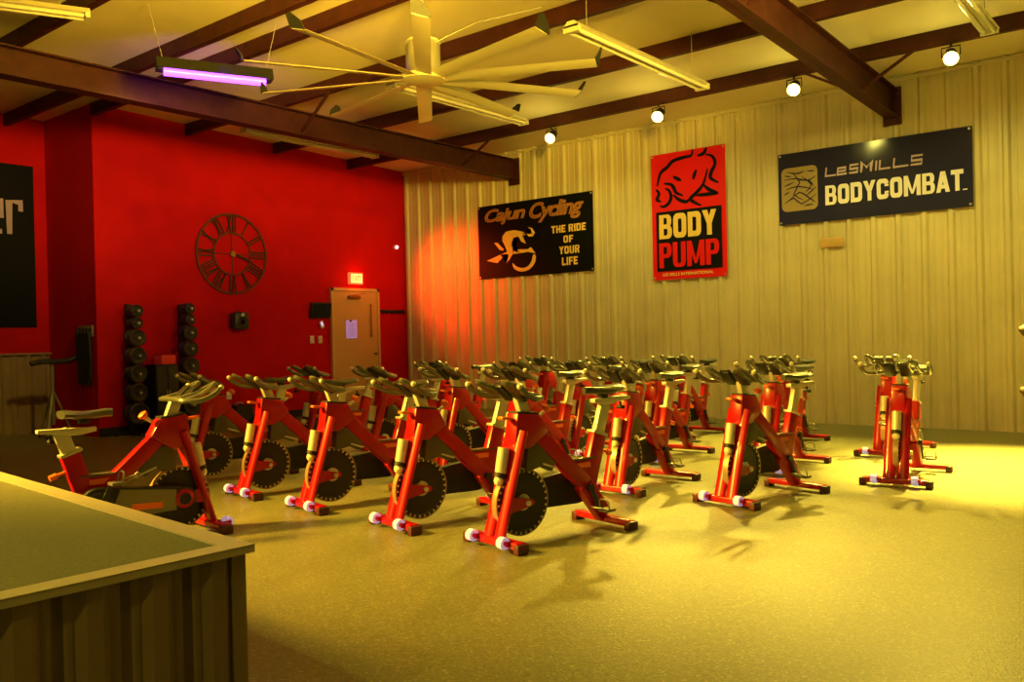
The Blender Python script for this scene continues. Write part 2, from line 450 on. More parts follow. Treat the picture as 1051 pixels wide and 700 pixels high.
# ------------------------------------------------------------------ door on the red wall
def door():
    y0, y1, zt = 9.80, 10.91, 2.17
    bm = new()
    fw = .05
    box(bm, (LX + .02, y0 + fw / 2, zt / 2), (.05, fw, zt)); box(bm, (LX + .02, y1 - fw / 2, zt / 2), (.05, fw, zt)); box(bm, (LX + .02, (y0 + y1) / 2, zt - fw / 2), (.05, y1 - y0, fw))
    fr = struct('door_1', bm, M_doorf)
    bm = new(); box(bm, (LX + .012, (y0 + y1) / 2, (zt - fw) / 2 + .005), (.03, y1 - y0 - 2 * fw, zt - fw - .02)); leaf = obj('door_leaf', bm, M_door, fr, False)
    bm = new(); box(bm, (LX + .06, 10.30, 2.01), (.06, .26, .06), bev=.01); beam(bm, (LX + .07, 10.22, 2.04), (LX + .10, 10.52, 2.08), .02, .01)
    obj('door_closer', bm, mat('closer_brown', (0.20, 0.08, 0.03), .5), fr)
    bm = new(); beam(bm, (LX + .05, 10.70, 1.30), (LX + .05, 10.70, 1.90), .02, .025, bev=.005); box(bm, (LX + .04, 10.70, 1.33), (.05, .03, .03)); box(bm, (LX + .04, 10.70, 1.87), (.05, .03, .03))
    obj('pull_handle', bm, M_brass, fr)
    bm = new(); cyl(bm, (LX + .02, 10.78, 1.0), (LX + .08, 10.78, 1.0), .02, 10); ball(bm, (LX + .09, 10.78, 1.0), .03); obj('door_knob', bm, M_brass, fr)
door()
# paper sheet on the door, violet glow put into its material
t = thing('paper_notice', 'sheet of paper with a violet glow stuck on the tan door', 'notice', (LX + .030, 10.245, 1.445))
bm = new(); box(bm, (.002, 0, 0), (.003, .25, .32)); obj('sheet', bm, M_paper, t, False)
bm = new(); box(bm, (.006, -.02, .145), (.008, .05, .03), bev=.003); obj('clip', bm, M_pad, t)
for k in range(6):
    pass
bm = new()
for k in range(8):
    box(bm, (.0042, .01 * (k % 2), .09 - .03 * k), (.001, .17 - .03 * (k % 3), .006))
obj('printed_lines', bm, mat('violet_ink', (0.25, 0.2, 0.5), .6), t, False)

# exit sign
t = thing('exit_sign', 'glowing red and yellow exit sign above the tan door', 'exit sign', (LX + .003, 10.36, 2.345))
bm = new(); box(bm, (.03, 0, 0), (.06, .31, .21), bev=.01); obj('sign_case', bm, M_exitred, t)
bm = new(); box(bm, (.0615, 0, 0), (.004, .25, .155)); obj('light_face', bm, M_exit, t, False)
tx = text_mesh('lettering', 'EXIT', -.105, -.05, .105, .05, M_exitred, t, off=.02)
tx.rotation_euler = (0, 0, PI / 2); tx.location = (.066, 0, 0)

# coat hook strip
t = thing('hook_rail', 'black rail of hooks on the red wall beside the door', 'hook rail', (LX + .003, 11.24, 1.75))
bm = new(); box(bm, (.015, 0, .02), (.03, .62, .06), bev=.004); obj('rail', bm, M_black, t)
for k in range(6):
    bm = new(); y = -.25 + .1 * k
    tube(bm, smooth_path([(.03, y, .01), (.08, y, -.0), (.09, y, .03)], 3), .008, 6); tube(bm, smooth_path([(.03, y, 0), (.06, y, -.035), (.075, y, -.02)], 3), .008, 6)
    obj('hook', bm, M_black, t)

# small pink light
t = thing('wall_light', 'tiny glowing pink light high on the red wall by the corner', 'light', (LX + .003, 11.36, 2.963))
bm = new(); cyl(bm, (0, 0, 0), (.05, 0, 0), .04, 14); obj('base', bm, M_white, t)
bm = new(); ball(bm, (.055, 0, 0), .033, n=12); obj('lens', bm, M_led, t)

# wall monitor and little screen below it
t = thing('wall_monitor', 'dark monitor tilted on the red wall left of the door', 'monitor', (LX + .003, 9.50, 1.77))
bm = new(); box(bm, (.05, 0, .0), (.1, .06, .08)); obj('bracket', bm, M_black, t)
R = Euler((0, math.radians(14), math.radians(-12))).to_matrix()
bm = new(); box(bm, (.12, 0, 0), (.05, .37, .27), R, bev=.01); sc_ = obj('screen_case', bm, M_black, t)
bm = new(); box(bm, Vector((.12, 0, 0)) + R @ Vector((.027, 0, 0)), (.004, .33, .23), R); obj('screen', bm, M_screen, sc_, False)
t = thing('thermostat', 'small pale glowing device hanging under the dark wall monitor', 'device', (LX + .003, 9.59, 1.53))
bm = new(); box(bm, (.02, 0, 0), (.035, .07, .13), Euler((math.radians(20), 0, 0)).to_matrix(), bev=.008); obj('case', bm, M_white, t)
bm = new(); box(bm, (.039, 0, .012), (.003, .045, .07), Euler((math.radians(20), 0, 0)).to_matrix()); obj('display', bm, mat('pale_display', (.7, .65, 1), .4, emit=(.6, .55, 1), estr=.7), t, False)
def switch(y, z, label):
    t = thing('light_switch', label, 'switch', (LX + .003, y, z))
    bm = new(); box(bm, (.006, 0, 0), (.012, .085, .125), bev=.004); obj('plate', bm, M_white, t)
    bm = new(); box(bm, (.016, 0, .005), (.012, .02, .035), bev=.003); obj('toggle', bm, M_cream, t)
switch(9.393, 1.278, 'left of two light switches on the red wall below the monitor')
switch(9.565, 1.276, 'right of two light switches, nearer the tan door')
switch(7.771, 0.44, 'low white wall plate above the small black floor box')

# wall speaker
t = thing('wall_speaker', 'small rounded dark speaker on the red wall below the clock', 'speaker', (LX + .003, 7.92, 1.60))
bm = new(); box(bm, (.02, 0, .0), (.04, .10, .16)); obj('bracket', bm, M_black, t)
bm = new(); box(bm, (.12, 0, -.01), (.17, .27, .28), bev=.05); obj('cabinet', bm, M_dkgreen, t)
bm = new(); disc_lathe(bm, [(0, .085), (.012, .085), (.004, .06), (-.002, .02)], (.205, 0, -.03), 'x', 20); obj('cone', bm, M_black, t)
bm = new(); cyl(bm, (.205, 0, .085), (.213, 0, .085), .03, 14); obj('tweeter', bm, M_chrome, t)
bm = new(); ball(bm, (.10, 0, .145), .022); obj('mount_knob', bm, M_red, t)

# skeleton clock with roman numerals
def clock():
    t = thing('wall_clock', 'large bronze skeleton clock with roman numerals on the red wall', 'clock', (LX + .003, 7.88, 2.635))
    def ring(r, w, nm, m):
        bm = new(); disc_lathe(bm, [(.02, r - w), (.035, r - w), (.035, r + w), (.02, r + w), (.02, r - w)], (0, 0, 0), 'x', 64)
        bmesh.ops.delete(bm, geom=[f for f in bm.faces if len(f.verts) > 4], context='FACES_ONLY')
        obj(nm, bm, m, t)
    ring(.615, .017, 'outer_ring', M_clock); ring(.325, .013, 'inner_ring', M_clock)
    NUM = ['XII', 'I', 'II', 'III', 'IIII', 'V', 'VI', 'VII', 'VIII', 'IX', 'X', 'XI']
    for k, s in enumerate(NUM):
        bm = new(); a = PI / 2 - 2 * PI * k / 12
        wd = {'I': .045, 'V': .09, 'X': .09}; tot = sum(wd[c] for c in s); u = -tot / 2
        er = Vector((0, math.cos(a), math.sin(a))); et = Vector((0, math.sin(a), -math.cos(a)))
        P = lambda uu, rr: er * rr + et * uu + Vector((.027, 0, 0))
        for c in s:
            w = wd[c]; m = u + w / 2
            if c == 'I': segs = [((m, .34), (m, .60))]
            elif c == 'V': segs = [((m, .34), (m - .03, .60)), ((m, .34), (m + .03, .60))]
            else: segs = [((m - .03, .34), (m + .03, .60)), ((m + .03, .34), (m - .03, .60))]
            for (p, q) in segs: beam(bm, P(*p), P(*q), .01, .022, ref=Vector((1, 0, 0)))
            u += w
        obj('numeral', bm, mat('numeral_dark', (0.03, 0.012, 0.008), .5), t, False)
    bm = new()
    for a in (0, PI / 2): 
        d = Vector((0, math.cos(a), math.sin(a))); beam(bm, d * -.32 + Vector((.022, 0, 0)), d * .32 + Vector((.022, 0, 0)), .008, .012)
    obj('spokes', bm, M_clock, t, False)
    bm = new(); cyl(bm, (.01, 0, 0), (.06, 0, 0), .045, 16); obj('hub', bm, M_brass, t)
    for nm, ang, ln in (('hour_hand', math.radians(-14), .26), ('minute_hand', math.radians(-20), .33)):
        bm = new(); d = Vector((0, math.cos(ang), math.sin(ang))); beam(bm, d * -.05 + Vector((.05, 0, 0)), d * ln + Vector((.05, 0, 0)), .006, .022); obj(nm, bm, mat('numeral_dark', (0, 0, 0)), t, False)
clock()

# ------------------------------------------------------------------ banners on the metal wall
BY = D - .040
def banner(name, label, x0, z0, w, h, m):
    t = thing(name, label, 'banner', (x0, BY, z0))
    bm = new()
    nx, nz = 12, 8
    V = [[bm.verts.new((w * i / nx, -.006 - .004 * math.sin(i * 1.7 + j) * (0 < i < nx), h * j / nz)) for i in range(nx + 1)] for j in range(nz + 1)]
    for j in range(nz):
        for i in range(nx): bm.faces.new((V[j][i], V[j][i + 1], V[j + 1][i + 1], V[j + 1][i]))
    obj('banner_sheet', bm, m, t)
    bm = new()
    for a in (.03, w - .03):
        for b in (.03, h - .03): disc_lathe(bm, [(-.004, .014), (.004, .014)], (a, -.013, b), 'y', 10)
    obj('grommets', bm, M_chrome, t)
    return t
# Cajun Cycling
t = banner('wall_banner', 'black cycling banner with yellow rider emblem, leftmost on the metal wall', -10.105, 2.265, 2.41, 1.26, M_banblack)
F = -.014
bm = new()
poly_xz(bm, [(0.548, 0.7), (0.627, 0.776), (0.811, 0.79), (1.004, 0.741), (1.048, 0.691), (0.993, 0.656), (1.058, 0.538), (0.955, 0.582), (0.898, 0.669), (0.807, 0.665), (0.76, 0.611), (0.743, 0.541), (0.785, 0.443), (0.891, 0.454), (1.1, 0.442), (1.159, 0.472), (1.258, 0.359), (1.098, 0.395), (0.919, 0.386), (0.768, 0.386), (0.705, 0.308), (0.627, 0.242), (0.683, 0.38), (0.616, 0.397), (0.425, 0.256), (0.19, 0.309), (0.492, 0.395), (0.648, 0.431), (0.604, 0.529), (0.546, 0.629)], F)
poly_xz(bm, [(0.358, 0.609), (0.436, 0.603), (0.572, 0.484), (0.556, 0.457), (0.479, 0.48)], F)
poly_xz(bm, [(0.764, 0.233), (0.791, 0.136), (0.94, 0.075), (1.119, 0.103), (1.24, 0.21), (1.257, 0.325), (1.2, 0.341), (1.167, 0.239), (1.076, 0.152), (0.942, 0.138), (0.823, 0.181)], F, k=3)
poly_xz(bm, [(1.096, 0.814), (1.198, 0.781), (1.254, 0.707), (1.208, 0.646), (1.12, 0.649), (1.077, 0.7), (1.136, 0.69), (1.19, 0.712), (1.168, 0.761)], F)
obj('rider_emblem', bm, M_ink_y, t, False)
text_mesh('script_lettering', 'Cajun', .16, .90, 1.06, 1.19, M_ink_o, t, outline=.034, y=F, shear=.3, space=.92)
text_mesh('script_lettering', 'Cycling', 1.14, .86, 2.24, 1.20, M_ink_o, t, outline=.034, y=F, shear=.3, space=.92)
for s, a, b, c, d in (('THE RIDE', 1.59, .655, 2.27, .775), ('OF', 1.83, .485, 2.02, .60), ('YOUR', 1.74, .305, 2.14, .43), ('LIFE', 1.79, .12, 2.10, .25)):
    block_text('lettering', s, a, b, c, d, M_ink_y, t, F, gap=.16, st=.34)
# Body Pump
t = banner('wall_banner', 'tall red and black barbell class banner in the middle of the metal wall', -6.64, 2.043, 1.20, 1.87, M_banred)
PUMP = dict(backl=[(0.696, 1.86), (0.677, 1.78), (0.547, 1.77), (0.38, 1.741), (0.278, 1.66), (0.175, 1.599), (0.132, 1.5), (0.109, 1.398)],
  neckr=[(0.919, 1.86), (0.87, 1.781), (0.773, 1.76)],
  shr=[(0.901, 1.762), (1.01, 1.717), (1.048, 1.61), (0.989, 1.503), (0.972, 1.419), (1.033, 1.368), (1.094, 1.331)],
  shoulder=[(0.375, 1.513), (0.44, 1.474), (0.506, 1.436)], spine=[(0.753, 1.565), (0.719, 1.496), (0.701, 1.426)],
  arm1=[(0.222, 1.428), (0.339, 1.398), (0.387, 1.333), (0.419, 1.27), (0.533, 1.211)],
  arm2=[(0.237, 1.352), (0.303, 1.313), (0.334, 1.22), (0.299, 1.135), (0.213, 1.085), (0.146, 1.107)],
  hand=[(0.083, 1.355), (0.133, 1.289), (0.097, 1.203), (0.164, 1.165)], hand2=[(0.368, 1.246), (0.466, 1.16), (0.58, 1.118), (0.63, 1.156)],
  leg=[(0.928, 1.555), (0.859, 1.347), (0.745, 1.23), (0.646, 1.154), (0.725, 1.086), (0.82, 1.038)],
  leg2=[(0.859, 1.332), (0.952, 1.248), (1.082, 1.189)], leg3=[(0.744, 1.192), (1.082, 1.184)])
for v in PUMP.values():
    bm = new(); stroke(bm, v, .055, F, taper=True); obj('figure_stroke', bm, M_ink_k, t, False)
bm = new(); poly_xz(bm, [(.075, .125), (1.13, .125), (1.13, 1.01), (.075, 1.01)], F); obj('black_panel', bm, M_ink_k, t, False)
block_text('lettering', 'BODY', .125, .605, 1.045, .965, M_ink_y, t, F - .002, gap=.10, st=.36)
block_text('lettering', 'PUMP', .115, .175, 1.085, .545, M_banred, t, F - .002, gap=.10, st=.36)
text_mesh('small_lettering', 'LES MILLS INTERNATIONAL', .17, .05, .99, .095, M_ink_y, t, off=.02, y=F)
# LesMills Bodycombat
t = banner('wall_banner', 'wide navy combat class banner with tan square emblem, rightmost on the metal wall', -4.67, 2.675, 2.385, .96, M_bannavy)
bm = new()
a, b, c, d, r = .045, .175, .535, .76, .07
pts = []
for cx_, cz_, s in ((c - r, d - r, 0), (a + r, d - r, 1), (a + r, b + r, 2), (c - r, b + r, 3)):
    for k in range(5):
        an = PI / 2 * (s + k / 4); pts.append((cx_ + r * math.cos(an), cz_ + r * math.sin(an)))
poly_xz(bm, pts, F)
em = obj('emblem', bm, M_ink_tan, t, False)
bm = new()
for s in ([(0.126, 0.704), (0.273, 0.671), (0.353, 0.699)], [(0.083, 0.604), (0.245, 0.609), (0.403, 0.563), (0.511, 0.612)], [(0.108, 0.469), (0.269, 0.502), (0.478, 0.437)],
          [(0.09, 0.287), (0.213, 0.352), (0.317, 0.261), (0.516, 0.368)], [(0.193, 0.695), (0.297, 0.55), (0.214, 0.404), (0.345, 0.31)], [(0.325, 0.625), (0.454, 0.504), (0.373, 0.411)],
          [(0.271, 0.58), (0.429, 0.559), (0.479, 0.475)], [(0.159, 0.332), (0.294, 0.42), (0.424, 0.327), (0.501, 0.266)], [(0.08, 0.518), (0.217, 0.561)], [(0.405, 0.692), (0.496, 0.679)],
          [(0.343, 0.232), (0.474, 0.243)], [(.07, .40), (.16, .44)], [(.09, .66), (.18, .64)], [(.38, .36), (.52, .47)]):
    stroke(bm, s, .018, F - .002, taper=True, k=2)
obj('emblem_lines', bm, M_bannavy, em, False)
bm = new()
x = .645; H0, H1 = .575, .70
def seg(pts): stroke(bm, pts, .022, F, k=1)
LW = .125
def put(px, l): 
    for sg in l: seg([(px + u * .11, H0 + v * (H1 - H0)) for u, v in sg])
GLY = [('L', [[(0.1, 1), (0, .1), (1.2, .1)]], .15), ('e', [[(1.1, .1), (0, .1), (.1, .75), (1.0, .75), (.95, .42), (.1, .42)]], .15), ('S', [[(1.1, .9), (.15, .9), (.1, .5), (1.0, .5), (.95, .1), (0, .1)]], .15),
       ('M', [[(0, 0), (.12, 1), (.65, .45), (1.2, 1), (1.1, 0)]], .17), ('I', [[(0.1, 0), (.2, 1)]], .055), ('L', [[(0.1, 1), (0, .1), (1.2, .1)]], .17), ('L', [[(0.1, 1), (0, .1), (1.6, .1)]], .20), ('S', [[(1.3, .95), (.15, .95), (.1, .5), (1.2, .5), (1.15, .1), (0, .1)]], .15)]
tot = sum(g[2] for g in GLY); kx = 1.20 / tot
for ch, l, adv in GLY:
    put(x, l); x += adv * kx
obj('thin_lettering', bm, M_ink_p, t, False)
block_text('lettering', 'BODYCOMBAT', .635, .205, 2.285, .46, M_ink_w, t, F, gap=.12, st=.33)
bm = new(); poly_xz(bm, [(2.275, .205), (2.325, .205), (2.325, .22), (2.275, .22)], F); obj('trademark_dash', bm, M_ink_w, t, False)

# black banner on the recessed wall, only the end of its word in view
t = thing('wall_banner', 'black banner with pale lavender letters on the dark red wall at far left', 'banner', (RX + .004, 5.575, 1.545))
t.rotation_euler = (0, 0, PI / 2)
bm = new(); box(bm, (-1.25, -.008, 1.17), (2.5, .008, 2.34)); obj('banner_sheet', bm, M_banblack, t, False)
bm = new()
stroke(bm, [(-.34, 1.335), (-.34, 1.80), (-.185, 1.80), (-.185, 1.67)], .068, -.013, k=1)
stroke(bm, [(-.44, 1.365), (-.66, 1.365), (-.66, 1.80), (-.45, 1.80), (-.45, 1.585), (-.62, 1.585)], .068, -.013, k=1)
obj('lettering', bm, M_ink_l, t, False)

# small tan plate on the metal wall
t = thing('wall_plate', 'small orange tan vent plate on the metal wall under the navy banner', 'plate', (-3.97, D - .034, 2.39))
bm = new(); box(bm, (0, -.008, 0), (.30, .016, .12), bev=.004); obj('cover', bm, mat('tan_plate', (.62, .38, .16), .5), t)
bm = new()
for k in range(4): box(bm, (0, -.018, -.036 + .024 * k), (.25, .006, .008))
obj('louvres', bm, M_door, t, False)

# ------------------------------------------------------------------ ceiling things
def fluorescent(p, ln, label, ry=0.0):
    t = thing('strip_light', label, 'light fixture', p, ry, 'unlit strip lights under the roof')
    y = ln / 2
    bm = new(); prism(bm, [(-.09, 0), (.09, 0), (.035, .055), (-.035, .055)], -y, y, 'y'); obj('housing', bm, M_fixture, t, False)
    for s in (-1, 1):
        bm = new(); cyl(bm, (s * .045, -y + .05, -.022), (s * .045, y - .05, -.022), .019, 10); obj('tube', bm, M_tube, t)
        bm = new(); box(bm, (0, s * (y - .02), -.012), (.16, .04, .06)); obj('lamp_holder', bm, M_fixture, t, False)
    for s in (-1, 1):
        bm = new(); cyl(bm, (0, s * y * .8, .05), (0, s * y * .8, roof(p[1] + s * y * .8) - p[2]), .004, 5); obj('hanger', bm, M_chrome, t)
fluorescent((-4.40, 7.60, 3.95), 2.52, 'white unlit strip light right of the ceiling fan')
fluorescent((-10.48, 8.35, 4.19), 2.45, 'cream unlit strip light hanging over the red wall')
fluorescent((-7.44, 8.30, 4.20), 2.50, 'cream unlit strip light seen through the fan blades')
fluorescent((-8.60, 2.78, 4.31), 2.45, 'pale unlit strip light at the top left corner above the dark beams', math.radians(-24))
fluorescent((-1.75, 8.65, 4.17), 2.25, 'pale unlit strip light at the upper right near the spotlights')

# violet black light
t = thing('black_light', 'glowing violet tube light in a dark trough hung from the ceiling', 'light fixture', (-7.865, 5.045, 3.985), math.radians(-24.6))
bm = new(); prism(bm, [(-.10, -.03), (-.085, -.03), (-.03, .07), (.03, .07), (.085, -.03), (.10, -.03), (.04, .09), (-.04, .09)], -.56, .56, 'y'); obj('trough', bm, M_black, t, False)
bm = new(); cyl(bm, (0, -.49, -.040), (0, .49, -.040), .045, 18); obj('tube', bm, M_uv, t)
for s in (-1, 1):
    bm = new(); box(bm, (0, s * .53, .0), (.12, .06, .07), bev=.006); obj('lamp_holder', bm, M_black, t)
    bm = new(); cyl(bm, (0, s * .5, .09), (0, s * .62, .60), .004, 5); obj('hanging_wire', bm, M_chrome, t)

# large ceiling fan
def fan():
    hub = Vector((-5.70, 5.82, 3.65))
    t = thing('ceiling_fan', 'big ten-bladed pale ceiling fan hanging from a downrod', 'ceiling fan', hub)
    top = roof(hub.y) - hub.z
    bm = new(); cyl(bm, (0, 0, .38), (0, 0, top), .028, 14); obj('downrod', bm, M_fanhub, t)
    bm = new(); disc_lathe(bm, [(.05, .14), (.10, .16), (.30, .16), (.36, .12), (.40, .05)], (0, 0, 0), 'z', 28); mo = obj('motor_housing', bm, M_fanhub, t)
    bm = new(); disc_lathe(bm, [(.325, .164), (.345, .155)], (0, 0, 0), 'z', 28); obj('motor_band', bm, M_white, mo)
    bm = new(); disc_lathe(bm, [(-.035, .10), (-.02, .20), (.02, .20), (.05, .14)], (0, 0, 0), 'z', 30); obj('hub', bm, M_blade, t)
    for k in range(10):
        a = math.radians(26 + 36 * k)
        Rz = Matrix.Rotation(a, 3, 'Z'); pit = Matrix.Rotation(math.radians(-16), 3, 'X')
        bm = new()
        sec = [(-.075, -.004), (-.04, .012), (.03, .014), (.075, .002), (.03, -.006), (-.04, -.008)]
        rows = []
        for r_ in (.17, .7, 1.25, 1.60):
            rows.append([bm.verts.new(Rz @ (Vector((r_, 0, 0)) + pit @ Vector((0, p, q)))) for p, q in sec])
        for A, B in zip(rows, rows[1:]):
            for i in range(6): bm.faces.new((A[i], A[(i + 1) % 6], B[(i + 1) % 6], B[i]))
        bm.faces.new(rows[0]); bm.faces.new(rows[-1]); bmesh.ops.recalc_face_normals(bm, faces=bm.faces)
        bl = obj('blade', bm, M_blade, t)
        bm = new()
        vs = [Vector((1.60, -.075, .02)), Vector((1.60, .075, -.02)), Vector((1.62, .05, .05)), Vector((1.65, -.03, .12)), Vector((1.65, -.07, .11))]
        A = [bm.verts.new(Rz @ v) for v in vs]; B = [bm.verts.new(Rz @ (v + Vector((.012, 0, 0)))) for v in vs]
        bm.faces.new(A); bm.faces.new(list(reversed(B)))
        for i in range(5): bm.faces.new((A[i], A[(i + 1) % 5], B[(i + 1) % 5], B[i]))
        bmesh.ops.recalc_face_normals(bm, faces=bm.faces)
        obj('winglet', bm, M_black, bl, False)
    bm = new(); tube(bm, [(.15, 0, .3), (.4, .3, .5), (.7, .9, roof(hub.y + .9) - hub.z - .17)], .004, 5); obj('guy_wire', bm, M_chrome, t)
fan()

# spotlights hung from the last purlin
def spotlight(x, label):
    y = 10.22; z = 4.12
    t = thing('spotlight', label, 'spotlight', (x, y, z), 0, 'lit yellow spotlights along the top of the metal wall')
    bm = new()
    tube(bm, [(-.09, 0, 0), (-.09, 0, .10), (.09, 0, .10), (.09, 0, 0)], .008, 6); cyl(bm, (0, 0, .10), (0, 0, .145), .012, 8)
    obj('yoke', bm, M_black, t)
    bm = new()
    R = frame_from(Vector((.15, -.75, -.55)))
    for k, (o, r) in enumerate([(-.10, .05), (.0, .075), (.09, .085)]): pass
    cyl(bm, R @ Vector((0, 0, -.10)), R @ Vector((0, 0, .06)), .055, 16, 0, .08)
    obj('can', bm, M_black, t)
    bm = new(); cyl(bm, R @ Vector((0, 0, .055)), R @ Vector((0, 0, .075)), .074, 18); obj('lens', bm, M_lamp, t)
    return (x, y, z), R
SPOT_AT = []
for x, lab in ((-7.47, 'lit yellow spotlight farthest left, above the black cycling banner'), (-5.72, 'lit yellow spotlight above the tall red banner'), (-3.90, 'lit yellow spotlight left of the right-hand roof rafter'), (-2.20, 'lit yellow spotlight farthest right, above the navy banner')):
    SPOT_AT.append(spotlight(x, lab))

# ------------------------------------------------------------------ stage
def stage():
    c = Vector((-2.425, 1.655)); b = c + Vector((-2.577, .213)) * 2.4; s = c + Vector((-.027, -.749)) * 4.0; e = b + (s - c)
    H = .60
    t = thing('stage', 'low stage with olive carpet top and ribbed metal side at lower left', 'stage', (c.x, c.y, 0))
    L = lambda p, k=0.0: (p - c)
    ub = (b - c).normalized(); us = (s - c).normalized()
    inn = lambda p, i: p
    q = [ub * .0 + us * 0, L(s), L(e), L(b)]
    ins = .040
    q = [ub * ins + us * ins, us * (L(s).length) + ub * ins, L(e), ub * L(b).length + us * ins]
    bm = new(); prism(bm, [(p.x, p.y) for p in q], .02, H - .022, 'z'); obj('core', bm, M_siding, t, False)
    bm = new(); prism(bm, [(p.x, p.y) for p in q], H - .020, H - .003, 'z'); obj('carpet_top', bm, M_carpet, t, False)
    def cap(u, v, ln, nm):
        # u along the edge, v inwards
        bm = new()
        pts = [u * -.0 + v * -.0, u * ln, u * ln + v * .085, u * .085 + v * .085]
        prism(bm, [(p.x, p.y) for p in pts], H - .002, H + .004, 'z')
        pts = [Vector((0, 0)), u * ln, u * ln + v * .012, u * .012 + v * .012]
        prism(bm, [(p.x, p.y) for p in pts], H - .022, H + .003, 'z')
        obj(nm, bm, M_trim, t, False)
    cap(ub, us, L(b).length, 'edge_trim'); cap(us, ub, L(s).length, 'edge_trim')
    nrm_s = -ub   # the face seen from the camera looks along -ub
    bm = new(); ln = L(s).length
    def put(a, o, z):
        p = us * a + ub * (ins) - ub * o
        return (p.x, p.y, z)
    ribbed(bm, ins, ln, .19, .12, .022, 0, H - .022, put)
    obj('side_panel', bm, M_siding, t, False)
    bm = new()
    def put2(a, o, z):
        p = ub * a + us * ins - us * o
        return (p.x, p.y, z)
    ribbed(bm, ins, L(b).length, .19, .12, .022, 0, H - .022, put2); obj('back_panel', bm, M_siding, t, False)
    bm = new(); p = ub * .048 + us * .048; box(bm, (p.x, p.y, (H - .022) / 2), (.05, .05, H - .022)); obj('corner_post', bm, M_siding, t, False)
stage()

# ------------------------------------------------------------------ spin bikes (local +Y runs from front to rear)
def make_bike(label):
    t = thing('spin_bike', label, 'spin bike', (0, 0, 0), 0, 'red spin bikes')
    bm = new()
    prism(bm, [(.125, .57), (.155, .79), (.335, .77), (.40, .66), (.31, .60), (.26, .57)], -.055, .055, 'x', bev=.012)
    beam(bm, (0, .30, .68), (0, .765, .265), .075, .10, bev=.012)
    beam(bm, (0, .72, .30), (0, .905, .065), .075, .115, bev=.012)
    beam(bm, (0, .755, .24), (0, .872, .605), .062, .115, bev=.012)
    prism(bm, [(.585, .452), (.825, .448), (.79, .30), (.69, .30)], -.028, .028, 'x', bev=.006)
    fr = obj('frame', bm, M_red, t)
    bm = new(); box(bm, (0, .70, .456), (.07, .24, .012), bev=.003); obj('step_plate', bm, M_barmat, fr)
    bm = new(); box(bm, (.0295, .705, .415), (.004, .13, .032)); box(bm, (-.0295, .705, .415), (.004, .13, .032)); obj('orange_sticker', bm, M_orange, fr, False)
    bm = new(); box(bm, (0, .245, .784), (.095, .17, .014), Euler((math.radians(-6), 0, 0)).to_matrix(), bev=.004); obj('head_cap', bm, M_black, fr)
    for s in (-1, 1):
        bm = new()
        p = Vector((s * .052, -.005, .05)); q = Vector((s * .040, .190, .68))
        n = 6; pts = [p.lerp(q, k / n) for k in range(n + 1)]
        tube(bm, pts, [.025, .025, .026, .027, .028, .030, .030], 16, flat=1.85)
        # bracket to the axle
        prism(bm, [(.05, .30), (.245, .262), (.262, .245), (.245, .228), (.02, .19)], s * .056, s * .070, 'x')
        obj('fork_leg', bm, M_red, t)
    # stabilizers
    bm = new(); box(bm, (0, 0, .045), (.50, .075, .045), bev=.01); fs = obj('front_stabilizer', bm, M_red, t)
    for s in (-1, 1):
        bm = new(); box(bm, (s * .245, 0, .03), (.05, .085, .06), bev=.008); obj('end_cap', bm, M_cap, fs)
        bm = new(); cyl(bm, (s * .15 - .022, -.056, .060), (s * .15 + .022, -.056, .060), .036, 16)
        w = obj('transport_wheel', bm, M_wheel, t)
        bm = new(); cyl(bm, (s * .15 - .031, -.058, .062), (s * .15 + .031, -.058, .062), .014, 10); box(bm, (s * .15 - .036, -.04, .058), (.008, .05, .03)); box(bm, (s * .15 + .036, -.04, .058), (.008, .05, .03)); obj('wheel_bracket', bm, M_red, w)
    bm = new(); box(bm, (0, .91, .045), (.50, .075, .04), bev=.01); rs = obj('rear_stabilizer', bm, M_red, t)
    for s in (-1, 1):
        bm = new(); box(bm, (s * .245, .91, .028), (.05, .085, .056), bev=.008); obj('end_cap', bm, M_cap, rs)
    # flywheel
    C = (0, .205, .245); Rw = .205
    bm = new(); disc_lathe(bm, [(-.013, .03), (-.013, Rw - .036), (-.020, Rw - .028), (-.020, Rw - .004), (.020, Rw - .004), (.020, Rw - .028), (.013, Rw - .036), (.013, .03)], C, 'x', 48); fw = obj('flywheel', bm, M_fly, t)
    bm = new(); disc_lathe(bm, [(-.021, Rw - .008), (-.021, Rw), (.021, Rw), (.021, Rw - .008), (-.021, Rw - .008)], C, 'x', 48)
    bmesh.ops.delete(bm, geom=[f for f in bm.faces if len(f.verts) > 4], context='FACES_ONLY'); obj('rim', bm, M_rim, fw)
    bm = new()
    for k in range(30):
        a = 2 * PI * k / 30
        for s in (-1, 1):
            d = Vector((0, math.cos(a), math.sin(a))); o_ = Vector(C) + Vector((s * .0205, 0, 0))
            beam(bm, o_ + d * (Rw - .026), o_ + d * (Rw - .010), .003, .012)
    obj('rim_marks', bm, M_fdot, fw, False)
    bm = new(); cyl(bm, (-.085, C[1], C[2]), (.085, C[1], C[2]), .016, 12); cyl(bm, (.012, C[1], C[2]), (.03, C[1], C[2]), .05, 18); cyl(bm, (-.03, C[1], C[2]), (-.012, C[1], C[2]), .05, 18); obj('axle', bm, M_cream, fw)
    # grey guard in the A of the frame
    bm = new(); prism(bm, [(.225, .42), (.245, .60), (.33, .59), (.47, .46), (.44, .405), (.36, .445)], -.036, .036, 'x', bev=.01); obj('flywheel_guard', bm, M_olive, t)
    bm = new(); beam(bm, (0, .36, .462), (0, .47, .425), .08, .012, bev=.003); obj('guard_bracket', bm, M_cream, t)
    # brake housing in front of the wheel
    bm = new(); cyl(bm, (0, .055, .435), (0, .085, .585), .036, 16); br = obj('brake_housing', bm, M_cream, t)
